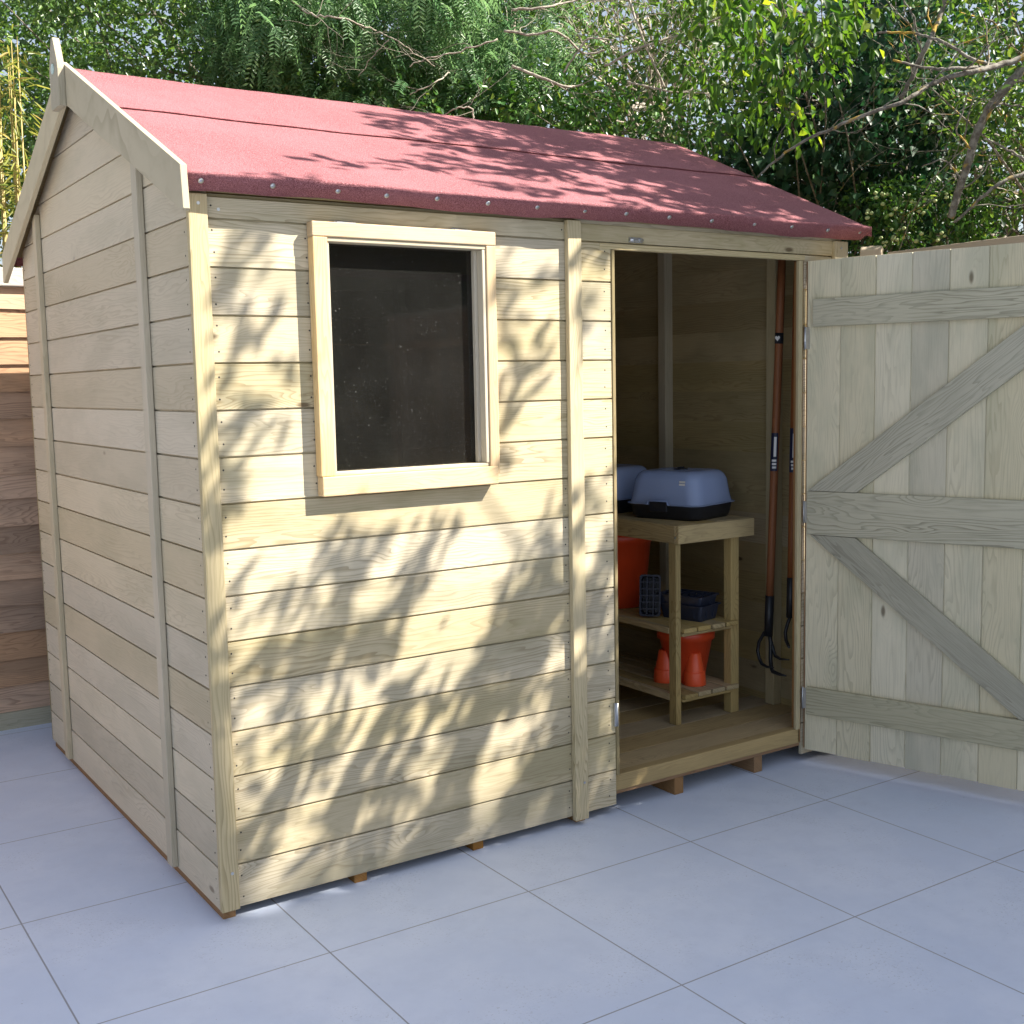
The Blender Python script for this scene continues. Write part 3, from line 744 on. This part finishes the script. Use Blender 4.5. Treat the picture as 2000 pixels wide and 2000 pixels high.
# ------------------------------------------------------------------ foliage helpers
MC = CAME.to_matrix()
def at(u, v, d):                          # a point d metres from the viewpoint (2000 px photo grid), for laying out the planting
    r = MC @ Vector(((u-1000)/2306., -(v-1000)/2306., -1)); r.normalize(); return np.array(CAMP+r*d)
def norm(a): return a/np.maximum(np.linalg.norm(a, axis=-1, keepdims=True), 1e-9)
def leaves_mesh(name, P, D, N, L, Wd, mat, parent, loc, rnd=None, fold=.25, shape=(.35, .75, .9)):
    """P base points, D tip directions, N normals, L lengths, Wd widths. Two folded quads a leaf."""
    n = len(P); D = norm(D); N = norm(N - D*np.sum(N*D, axis=1, keepdims=True)); B = np.cross(D, N)
    L = L.reshape(-1, 1); Wd = Wd.reshape(-1, 1); up = N*Wd*fold
    cup = -N*L*.12
    v = np.stack([P, P+D*L*shape[0]+B*Wd*.5*shape[2]+up, P+D*L*shape[1]+B*Wd*.36+up*.7+cup*.4, P+D*L+cup,
                  P+D*L*shape[1]-B*Wd*.36+up*.7+cup*.4, P+D*L*shape[0]-B*Wd*.5*shape[2]+up], axis=1).reshape(-1, 3)
    v -= np.array(loc)
    f = (np.arange(n)[:, None]*6+np.array([[0, 1, 2, 3, 0, 3, 4, 5]])).reshape(-1)
    me = bpy.data.meshes.new(name); me.vertices.add(n*6); me.vertices.foreach_set('co', v.astype('f').ravel())
    me.loops.add(n*8); me.loops.foreach_set('vertex_index', f.astype('i'))
    me.polygons.add(n*2); me.polygons.foreach_set('loop_start', (np.arange(n*2)*4).astype('i'))
    me.polygons.foreach_set('use_smooth', np.ones(n*2, bool))
    me.update(calc_edges=True)
    r = RNG.random(n) if rnd is None else rnd
    a = me.attributes.new('rnd', 'FLOAT', 'FACE'); a.data.foreach_set('value', np.repeat(r, 2).astype('f'))
    me.materials.append(mat); o = bpy.data.objects.new(name, me); COL.objects.link(o); o.parent = parent; return o
def rv(n): return norm(RNG.normal(size=(n, 3)))
def clump_leaves(cl, per, droop=.3, shell=.55):
    """cl: array of (x,y,z,r). Leaves on twig-like rosettes spread through each clump."""
    P = []; D = []; N = []
    for x, y, z, r in cl:
        k = max(6, int(per*r*r)); dirs = rv(k); rad = r*(shell+(1-shell)*RNG.random((k, 1)))*RNG.uniform(.5, 1.12, (k, 1))
        p = np.array([x, y, z])+dirs*rad*np.array([1, 1, .8]); P.append(p)
        D.append(dirs*.7+RNG.normal(size=(k, 3))*.6+np.array([0, 0, -droop])); N.append(dirs*.5+np.array([0, 0, .7])+RNG.normal(size=(k, 3))*.45)
    return np.concatenate(P), np.concatenate(D), np.concatenate(N)
def area_clumps(u0, u1, v0, v1, d0, d1, n, r0, r1, keep=None):
    out = []
    while len(out) < n:
        u, v = random.uniform(u0, u1), random.uniform(v0, v1)
        if keep and not keep(u, v): continue
        p = at(u, v, random.uniform(d0, d1)); out.append((p[0], p[1], p[2], random.uniform(r0, r1)))
    return np.array(out)
def branchy(mb, p, d, L, r, depth, wig=.35, n=7, up=.05, spread=.8):
    p = Vector(p); d = Vector(d).normalized(); pts = [p.copy()]; rs = [r]
    for i in range(n):
        d = (d+Vector((J(wig), J(wig), J(wig)+up))).normalized(); p = p+d*L/n; pts.append(p.copy()); rs.append(r*(1-.75*(i+1)/n))
        if depth > 0 and i > 0 and random.random() < .8:
            dd = (d+Vector((J(spread), J(spread), J(spread)))).normalized()
            branchy(mb, p, dd, L*random.uniform(.35, .6), rs[-1]*.6, depth-1, wig, max(4, n-1), up, spread)
    mb.tube(pts, rs, 6 if r > .01 else 4, caps=False)
def polyb(mb, q, r0, r1, sub=True, depth=1, jit=.0035, n=8):
    """a limb through points (u,v,d)"""
    P = [Vector(at(*a)) for a in q]; pts = []; r0 *= .72; r1 *= .72
    for i in range(len(P)-1):
        k = 6
        for j in range(k):
            f = j/k; a = P[max(i-1, 0)]; b = P[i]; c = P[i+1]; d = P[min(i+2, len(P)-1)]
            x = .5*((2*b)+(c-a)*f+(2*a-5*b+4*c-d)*f*f+(3*b-a-3*c+d)*f**3); pts.append(x+Vector((J(jit), J(jit), J(jit))))
    pts.append(P[-1]); m = len(pts); rs = [r0+(r1-r0)*i/(m-1) for i in range(m)]
    mb.tube(pts, rs, n)
    if sub:
        for i in range(4, m-1, 5):
            t = (pts[i+1]-pts[i-1]).normalized()
            branchy(mb, pts[i], t+Vector((J(.9), J(.9), J(.9))), random.uniform(.2, .45), min(rs[i]*.4, .006), depth, .45, 6)
BK = bark_mat('grey_bark', (.12, .10, .08), (.26, .23, .19)); BKL = bark_mat('lichen_bark', (.13, .11, .09), (.30, .28, .24), (.46, .30, .05)); BKP = bark_mat('pale_twig_bark', (.30, .26, .21), (.48, .43, .36))
def tree(name, label, cl, per, lsize, lw, leafm, barkm, base, limbs, cat='tree', group='trees and shrubs beyond the fence', droop=.3, trunk_r=.12, fold=.25, shell=.55, shape=(.35, .75, .9), twigs=0, tw=.006):
    bx, by = base; t = thing(name, label, cat, (bx, by, 0), 0, group)
    P, D, N = clump_leaves(cl, per, droop, shell); n = len(P)
    leaves_mesh('crown', P, D, N, RNG.uniform(lsize*.65, lsize*1.2, n), RNG.uniform(lw*.7, lw*1.2, n), leafm, t, (bx, by, 0), None, fold, shape)
    m = MB(); c = cl[:, :3].mean(axis=0); topz = c[2]-.2
    pts = [Vector((bx+J(.05)*i, by+J(.05)*i, (topz)*i/6)) for i in range(7)]
    m.tube(pts, [trunk_r*(1-.09*i) for i in range(7)], 10); m.build('trunk', barkm, t, loc=(-bx, -by, 0))
    m = MB()
    order = RNG.permutation(len(cl))[:max(8, min(40, len(cl)//2))]
    for i in order:
        e = Vector(cl[i, :3]); s = pts[random.randint(3, 6)]; mid = (s+e)/2+Vector((J(.25), J(.25), J(.2)+.1))
        m.tube([s, s*.6+mid*.4+Vector((J(.05), J(.05), J(.05))), mid, mid*.45+e*.55+Vector((J(.06), J(.06), J(.06))), e], [trunk_r*.28, trunk_r*.24, trunk_r*.17, trunk_r*.11, trunk_r*.05], 6, caps=False)
    if limbs:
        for q, r0, r1 in limbs: polyb(m, q, r0, r1)
    if twigs:
        for k in range(twigs):
            c = cl[random.randrange(len(cl))]; branchy(m, c[:3]+RNG.normal(size=3)*c[3]*.4, RNG.normal(size=3)*np.array([1, 1, .5]), random.uniform(.5, 1.1), tw, 2, .4, 7, -.02)
    m.build('limbs', barkm, t, loc=(-bx, -by, 0))
    return t
LM = {
 'holly': leaf_mat('glossy_small_leaf', (.045, .105, .030), (.105, .200, .050), (.22, .32, .08), .30, .3, .6),
 'shade': leaf_mat('shading_leaf', (.045, .115, .050), (.090, .190, .075), (.19, .27, .10), .4, .15),
 'ash': leaf_mat('ash_leaf', (.090, .185, .095), (.165, .29, .135), (.28, .37, .16), .34, .48),
 'elder': leaf_mat('elder_leaf', (.060, .130, .032), (.120, .225, .052), (.24, .31, .08), .40, .42, .5),
 'ivy': leaf_mat('ivy_leaf', (.014, .050, .026), (.032, .092, .044), (.07, .15, .045), .45, .18, .4),
 'ivyb': leaf_mat('flowering_ivy_leaf', (.032, .100, .024), (.080, .190, .038), (.20, .29, .07), .32, .25, .6),
 'plum': leaf_mat('plum_leaf', (.040, .110, .022), (.095, .195, .035), (.27, .36, .06), .45, .5),
 'apple': leaf_mat('small_tree_leaf', (.050, .120, .028), (.110, .210, .044), (.22, .30, .07), .40, .38, .5),
 'fir': leaf_mat('conifer_needles', (.018, .045, .018), (.045, .090, .030), (.07, .12, .04), .5, .1),
 'bamboo': leaf_mat('bamboo_leaf', (.16, .21, .05), (.32, .34, .10), (.52, .44, .18), .4, .4),
}
# 1 far backdrop of trees, darker and further off, with gaps of sky
tree('dense_tree', 'dark distant tree seen through gaps behind the roof ridge', np.concatenate([area_clumps(-250, 1000, -150, 420, 9.5, 11, 90, .35, .6), area_clumps(-100, 900, 100, 350, 9.2, 10.5, 30, .4, .6)]), 330, .085, .05, LM['apple'], BK, (3.0, 7.2), None)
tree('dense_tree', 'dark distant tree filling the space behind the ivy on the right', area_clumps(1450, 2250, -150, 500, 10, 12, 90, .4, .65), 230, .09, .055, LM['ivy'], BK, (9.5, 6.0), None)
tree('dense_tree', 'far tree behind the twiggy thicket, sky showing between its leaves', area_clumps(880, 1520, -150, 330, 8.6, 10, 58, .3, .5), 300, .07, .04, LM['elder'], BK, (6.2, 5.2), None, trunk_r=.06)
# 2 dense small-leaved evergreen top left
tree('holly_bush', 'dense glossy small leaved evergreen above the left end of the roof', np.concatenate([area_clumps(60, 640, -120, 300, 6.1, 7.4, 190, .16, .3), area_clumps(-120, 90, -120, 480, 6.4, 7.4, 50, .15, .28, lambda u, v: not (25 < u < 80 and 70 < v < 190))]), 1700, .034, .019, LM['holly'], BK, (1.6, 3.4), None, cat='bush', trunk_r=.045)
# 3 ash with pinnate leaves
def pinnate(name, label, cl, per, leafm, base, limbs):
    bx, by = base; t = thing(name, label, 'tree', (bx, by, 0), 0, 'trees and shrubs beyond the fence')
    P, D, N = clump_leaves(cl, per, .75, .4); n = len(P); D = norm(D); N = norm(N-D*np.sum(N*D, axis=1, keepdims=True)); B = np.cross(D, N)
    PP, DD_, NN = [], [], []
    pairs = 8; LL = .125
    for k in range(pairs):
        s = (k+1)/(pairs+1); q = P+D*LL*s+np.array([0, 0, -1])*(LL*.45*s*s)
        for sg in (-1, 1): PP.append(q); DD_.append(D*.45+B*sg+np.array([0, 0, -.25])+RNG.normal(size=(n, 3))*.08); NN.append(N+RNG.normal(size=(n, 3))*.15)
    PP = np.concatenate(PP); DD_ = np.concatenate(DD_); NN = np.concatenate(NN); m_ = len(PP)
    leaves_mesh('crown', PP, DD_, NN, RNG.uniform(.026, .040, m_), RNG.uniform(.007, .0105, m_), leafm, t, (bx, by, 0), np.tile(RNG.random(n), pairs*2)*.8+RNG.random(m_)*.2)
    m = MB(); pts = [Vector((bx+J(.04)*i, by+J(.04)*i, .62*i)) for i in range(8)]; m.tube(pts, [.11*(1-.08*i) for i in range(8)], 10); m.build('trunk', BK, t, loc=(-bx, -by, 0))
    m = MB()
    for i in RNG.permutation(len(cl))[:24]:
        e = Vector(cl[i, :3]); s = pts[random.randint(4, 7)]; mid = (s+e)/2+Vector((J(.2), J(.2), J(.2)+.15)); m.tube([s, mid, e], [.03, .018, .006], 6, caps=False)
    for q, r0, r1 in limbs: polyb(m, q, r0, r1, jit=.006)
    m.build('limbs', BKP, t, loc=(-bx, -by, 0)); return t
pinnate('ash_tree', 'feathery leaved tree with pale twigs above the middle of the roof', area_clumps(430, 1060, -120, 235, 6.0, 7.0, 90, .18, .32), 860, LM['ash'], (3.2, 3.4),
   [([(560, -10, 5.9), (600, 25, 5.85), (640, 33, 5.8), (690, 42, 5.8), (735, 60, 5.85)], .0070, .004), ([(735, 60, 5.85), (800, 95, 5.8), (850, 130, 5.9)], .0042, .003),
    ([(970, 75, 5.8), (900, 100, 5.8), (840, 112, 5.8), (800, 130, 5.8)], .0056, .003), ([(880, 140, 5.9), (840, 165, 5.8), (800, 185, 5.8)], .0049, .003), ([(760, 75, 5.8), (725, 115, 5.8), (700, 150, 5.8)], .0035, .002)])
# 4 elder / thorn thicket with many bare pale twigs
tree('elder_tree', 'thin leaved thicket full of bare pale twigs above the roof', area_clumps(830, 1430, -120, 190, 6.3, 7.6, 95, .14, .26, lambda u, v: not (1200 < u < 1320 and 0 < v < 60) and not (1235 < u < 1330 and 125 < v < 172) and not (1010 < u < 1075 and 20 < v < 70)), 850, .052, .024, LM['elder'], BKP, (4.3, 3.2),
   [([(1000, 18, 5.9), (1060, 14, 5.9), (1120, 2, 6), (1200, -20, 6)], .0084, .006), ([(985, 60, 5.9), (1040, 68, 5.9), (1090, 62, 5.9), (1140, 105, 6), (1180, 98, 6)], .0091, .006),
    ([(1000, 130, 5.9), (1050, 148, 5.85), (1100, 168, 5.8), (1140, 165, 5.9)], .0098, .007), ([(1225, 160, 5.9), (1290, 175, 5.9), (1350, 182, 5.9), (1400, 180, 6)], .0063, .005),
    ([(1100, 140, 5.9), (1130, 100, 5.9), (1150, 75, 5.9), (1200, 78, 5.9)], .0070, .005), ([(1180, 130, 5.9), (1260, 90, 5.9), (1350, 60, 6), (1450, 10, 6)], .0084, .007),
    ([(1300, 170, 5.9), (1270, 110, 5.9), (1250, 60, 5.9), (1230, 0, 6)], .0070, .006), ([(870, 225, 5.7), (890, 212, 5.6), (920, 212, 5.6), (925, 235, 5.6)], .0042, .005)], trunk_r=.05, twigs=90, tw=.004)
tree('ivy_bush', 'glossy bright ivy bush just above the roof ridge', np.concatenate([area_clumps(700, 1400, 175, 320, 5.9, 6.8, 95, .13, .24), area_clumps(1040, 1250, 130, 230, 6.0, 6.6, 14, .13, .2)]), 1150, .042, .026, LM['ivyb'], BK, (4.6, 2.9), None, cat='bush', trunk_r=.035)
# 5 plum with larger hanging leaves
tree('plum_tree', 'bright green tree with larger hanging leaves in front of the ivy', area_clumps(1310, 1690, -150, 260, 5.6, 6.6, 62, .15, .27, lambda u, v: v < 90+260*math.sin(max(0, min(1, (u-1300)/330))*math.pi)), 560, .068, .032, LM['plum'], BK, (5.9, 2.7), None, droop=1.1, trunk_r=.035, shape=(.4, .78, .95))
# 6 ivy clad trunk, dark
tree('ivy_tree', 'tall dark tree trunk smothered in ivy right of the roof', np.concatenate([area_clumps(1440, 1880, 80, 520, 7.0, 7.9, 105, .18, .34), area_clumps(1640, 1800, -150, 250, 6.6, 7.4, 34, .18, .3), area_clumps(1380, 1700, 240, 420, 6.6, 7.3, 30, .16, .26)]), 620, .062, .052, LM['ivy'], BK, (7.2, 2.6), None, droop=.9, trunk_r=.09, shape=(.30, .62, 1.1))
# 7 lichen-covered fruit tree at the right with long bare branches
tree('apple_tree', 'lichen spotted tree with long bare branches at the right edge', np.concatenate([area_clumps(1790, 2250, -150, 200, 5.6, 6.8, 80, .16, .28), area_clumps(1830, 2200, 180, 460, 6.0, 7.2, 60, .14, .24)]), 900, .040, .022, LM['apple'], BKL, (5.4, .75),
   [([(1480, 345, 5.2), (1535, 298, 5.2), (1600, 262, 5.2), (1670, 232, 5.2), (1760, 200, 5.2), (1830, 160, 5.3), (1900, 140, 5.3), (1960, 125, 5.4), (2060, 90, 5.5)], .006, .018),
    ([(1712, 64, 5.5), (1780, 64, 5.5), (1840, 82, 5.4), (1900, 115, 5.4), (1960, 130, 5.4)], .006, .010), ([(1765, 0, 5.5), (1785, 35, 5.5), (1792, 66, 5.5)], .0035, .006),
    ([(1745, 116, 5.3), (1800, 132, 5.3), (1860, 134, 5.3), (1930, 132, 5.4)], .006, .010), ([(1855, 425, 5.6), (1880, 350, 5.6), (1905, 270, 5.6), (1930, 215, 5.6), (1975, 160, 5.6), (2040, 90, 5.7)], .022, .028),
    ([(1865, 435, 5.3), (1920, 385, 5.3), (1960, 355, 5.3), (2060, 315, 5.4)], .008, .012), ([(1760, 195, 5.6), (1790, 130, 5.6), (1815, 80, 5.6), (1840, 20, 5.7), (1850, -60, 5.7)], .015, .014),
    ([(1920, 270, 5.5), (1960, 288, 5.5), (2010, 315, 5.5)], .0042, .008), ([(1890, 180, 5.4), (1880, 220, 5.4), (1868, 255, 5.4), (1895, 290, 5.4)], .0042, .005), ([(1800, 325, 5.4), (1840, 312, 5.4), (1862, 330, 5.4), (1880, 355, 5.4)], .0035, .006)], trunk_r=.05, twigs=14, tw=.004)
tree('conifer', 'dull dark green conifer at the far right above the fence', area_clumps(1880, 2250, 200, 520, 7.4, 8.4, 60, .2, .34), 900, .05, .010, LM['fir'], BK, (7.6, 1.2), None, trunk_r=.1)
# 8 flowering ivy above the post
iv = tree('ivy_shrub', 'flowering ivy shrub with pale flower heads above the fence post', area_clumps(1660, 1930, 375, 520, 6.5, 7.1, 60, .12, .19), 1700, .042, .022, LM['ivyb'], BK, (5.0, 1.9), None, cat='bush', trunk_r=.04)
IVF = plain('ivy_flower', (.46, .55, .26), .7)
m = MB(); m.lathe([(0, -.011), (.010, -.007), (.013, 0), (.010, .007), (0, .011)], (0, 0, 0), 6); fh = None
for k in range(40):
    c = Vector(at(random.uniform(1690, 1860), random.uniform(372, 480), random.uniform(6.25, 6.5)))-Vector((5.0, 1.9, 0))
    if fh is None: fh = m.build('flower_head', IVF, iv); o = fh
    else: o = fh.copy(); COL.objects.link(o); o.parent = iv
    o.location = c; o.scale = [random.uniform(.6, 1.0)]*3
# 9 bamboo at the far left
bb = thing('bamboo', 'sunlit yellow bamboo clump at the left edge above the fence', 'bamboo', (.15, 2.9, 0), 0, 'trees and shrubs beyond the fence')
m = MB(); P = []; D = []
for k in range(16):
    u = random.uniform(-70, 34); zt_ = at(u, random.uniform(70, 190), 6.0); b = at(u+J(10), 480, 6.0)
    b0 = np.array([b[0], b[1], .0]); m.tube([b0, (b0*.5+zt_*.5)+[J(.02), J(.02), 0], zt_], [.008, .007, .002], 6)
    for j in range(70):
        f = random.uniform(.45, 1.02); q = b0+(zt_-b0)*min(f, 1); dr = RNG.normal(size=3)*[1, 1, .4]; dr /= np.linalg.norm(dr); q2 = q+dr*random.uniform(.0, .10)
        P.append(q2); D.append(dr+[0, 0, -.35])
m.build('canes', plain('bamboo_cane', (.38, .30, .10), .5, var=.2), bb, loc=(-.15, -2.9, 0))
P = np.array(P); D = np.array(D); n = len(P)
leaves_mesh('foliage', P, D, rv(n)+[0, 0, .8], RNG.uniform(.06, .11, n), RNG.uniform(.008, .013, n), LM['bamboo'], bb, (.15, 2.9, 0))

# ------------------------------------------------------------------ off to the right and behind the viewpoint: what throws the shade
s3 = np.array([1.05, -1.0, 1.45])
ct = thing('overhanging_tree', 'tree leaning over the garden from the right', 'tree', (6.6, -4.4, 0))
P = []; D = []
def spray(p0, p1, t, n, wid):
    """a hanging spray of leaves between p0 and p1 (points it shades), t along the sun ray"""
    p0 = np.array(p0)+s3*t; p1 = np.array(p1)+s3*t
    for k in range(n):
        f = random.random(); w = wid*(1-.6*f)+.008
        P.append(p0+(p1-p0)*f+RNG.normal(size=3)*w*[1, 1, .6]); D.append((p1-p0)/np.linalg.norm(p1-p0)*.8+RNG.normal(size=3)*.5)
W1 = [(.70, 1.06, .50, .62, 34, .035), (.44, 1.04, .24, .56, 60, .075), (.98, .90, .83, .40, 30, .035), (1.12, 1.0, .98, .45, 60, .055), (.34, .48, .10, .22, 40, .05), (.62, .55, .36, .20, 66, .075),
      (.56, .34, .42, .06, 30, .04), (.92, .70, .72, .22, 44, .05), (1.28, 1.0, 1.16, .15, 90, .075), (1.14, .36, .92, .04, 60, .06), (.14, 1.56, .03, 1.08, 40, .055), (1.02, 1.56, .93, 1.30, 12, .018),
      (.22, 1.86, .08, 1.68, 26, .04), (.93, 1.76, .88, 1.66, 9, .015), (1.03, 1.72, 1.0, 1.66, 5, .012), (.96, 1.62, .94, 1.52, 4, .012), (.03, .86, -.02, .45, 26, .035), (1.46, .40, 1.38, .02, 110, .085), (1.66, .45, 1.58, .02, 110, .085), (1.33, .8, 1.24, .3, 40, .05), (.85, .52, .70, .10, 40, .05), (.22, .86, .12, .62, 18, .04),
      (1.25, 1.76, 1.2, 1.55, 12, .03), (1.0, 1.36, .9, 1.18, 8, .02), (1.06, .75, .96, .5, 26, .04), (.8, .24, .6, .03, 30, .05), (.5, .83, .42, .68, 12, .03), (1.3, .5, 1.24, .1, 50, .06)]
for a, b, c, d, n, w in W1: spray((a, 0, b), (c, 0, d), random.uniform(1.5, 2.1), int(n*1.7), w*.82)
def rp(x, y): return (x, y, roofz(y))
for k in range(230):
    f = random.random()**.45; x = .15+f*2.5; y = random.uniform(-.08, 1.05)
    if x < 1.0 and y > .45: continue
    L_ = random.uniform(.10, .26); a = random.uniform(-.35, .25)
    spray(rp(x, y), rp(x-L_*math.cos(a), y+L_*math.sin(a)*1.2), random.uniform(1.3, 1.8), int(8+f*20), .018+.026*f)
P = np.array(P); D = np.array(D); n = len(P)
leaves_mesh('crown', P, D, rv(n)*.6+norm(s3[None, :])*.9, RNG.uniform(.06, .10, n), RNG.uniform(.024, .038, n), LM['shade'], ct, (6.6, -4.4, 0))
m = MB(); q = [Vector((6.6, -4.4, 0)), Vector((6.5, -4.3, 1.8)), Vector((6.2, -4.1, 3.6)), Vector((5.6, -3.6, 5.0)), Vector((5.2, -3.3, 6.4))]
m.tube(q, [.16, .14, .12, .09, .05], 10); m.build('trunk', BK, ct, loc=(-6.6, 4.4, 0))
m = MB()
for e in ((3.5, -1.5, 4.7), (3.9, -1.7, 4.3), (2.8, -1.9, 3.9), (3.2, -2.0, 3.4), (4.0, -1.3, 4.9)):
    e = Vector(e); s_ = q[3]; mid = (s_+e)/2+Vector((J(.1), J(.1), .25)); m.tube([s_, mid, e], [.035, .018, .004], 6, caps=False)
m.build('limbs', BK, ct, loc=(-6.6, 4.4, 0))
# unseen hedge added behind the viewpoint to keep direct sun off the paving
hg = thing('added_shade_hedge', 'unseen hedge added behind the viewpoint to shade the paving', 'hedge', (6.5, -6.6, 0))
HY, HZ = -6.0, 1.45*6.0+.05
hb = bmesh.new(); x0h, x1h = 3.3, 13.0
XS_ = list(np.linspace(x0h, 6.33, 30))+list(np.linspace(6.34, 8.80, 24))+list(np.linspace(8.81, x1h, 40)); NXh = len(XS_)-1
rows = []
for j in range(NXh+1):
    x = XS_[j]; top_ = (HZ if 6.335 < x < 8.805 else 9.9)+.03*math.sin(x*3.1)*math.sin(x*1.3+1)+J(.02)  # ends raised so the added hedge also shades ground beside the shed
    col_ = []
    for z in np.linspace(0, 1, 14): col_.append(hb.verts.new((x-6.5, HY+6.6+J(.05), z*top_)))
    for z in np.linspace(1, 0, 14): col_.append(hb.verts.new((x-6.5, HY-1.0+6.6+J(.05), z*(top_-.4))))
    rows.append(col_)
for j in range(NXh):
    for i in range(27): hb.faces.new([rows[j][i], rows[j+1][i], rows[j+1][i+1], rows[j][i+1]])
hb.faces.new(rows[0]); hb.faces.new(list(reversed(rows[-1])))
hm = bpy.data.meshes.new('shade_hedge_core'); hb.to_mesh(hm); hb.free(); hm.materials.append(LM['fir']); ho = bpy.data.objects.new('shade_hedge_core', hm); COL.objects.link(ho); ho.parent = hg
n = 9000; P = np.stack([RNG.uniform(x0h, x1h, n), RNG.uniform(HY-.1, HY+.09, n), HZ*RNG.random(n)**.3-.01], axis=1)
leaves_mesh('foliage', P, rv(n)+[0, .3, .5], rv(n)+[0, .6, .2], RNG.uniform(.08, .16, n), RNG.uniform(.03, .06, n), LM['fir'], hg, (6.5, -6.6, 0))
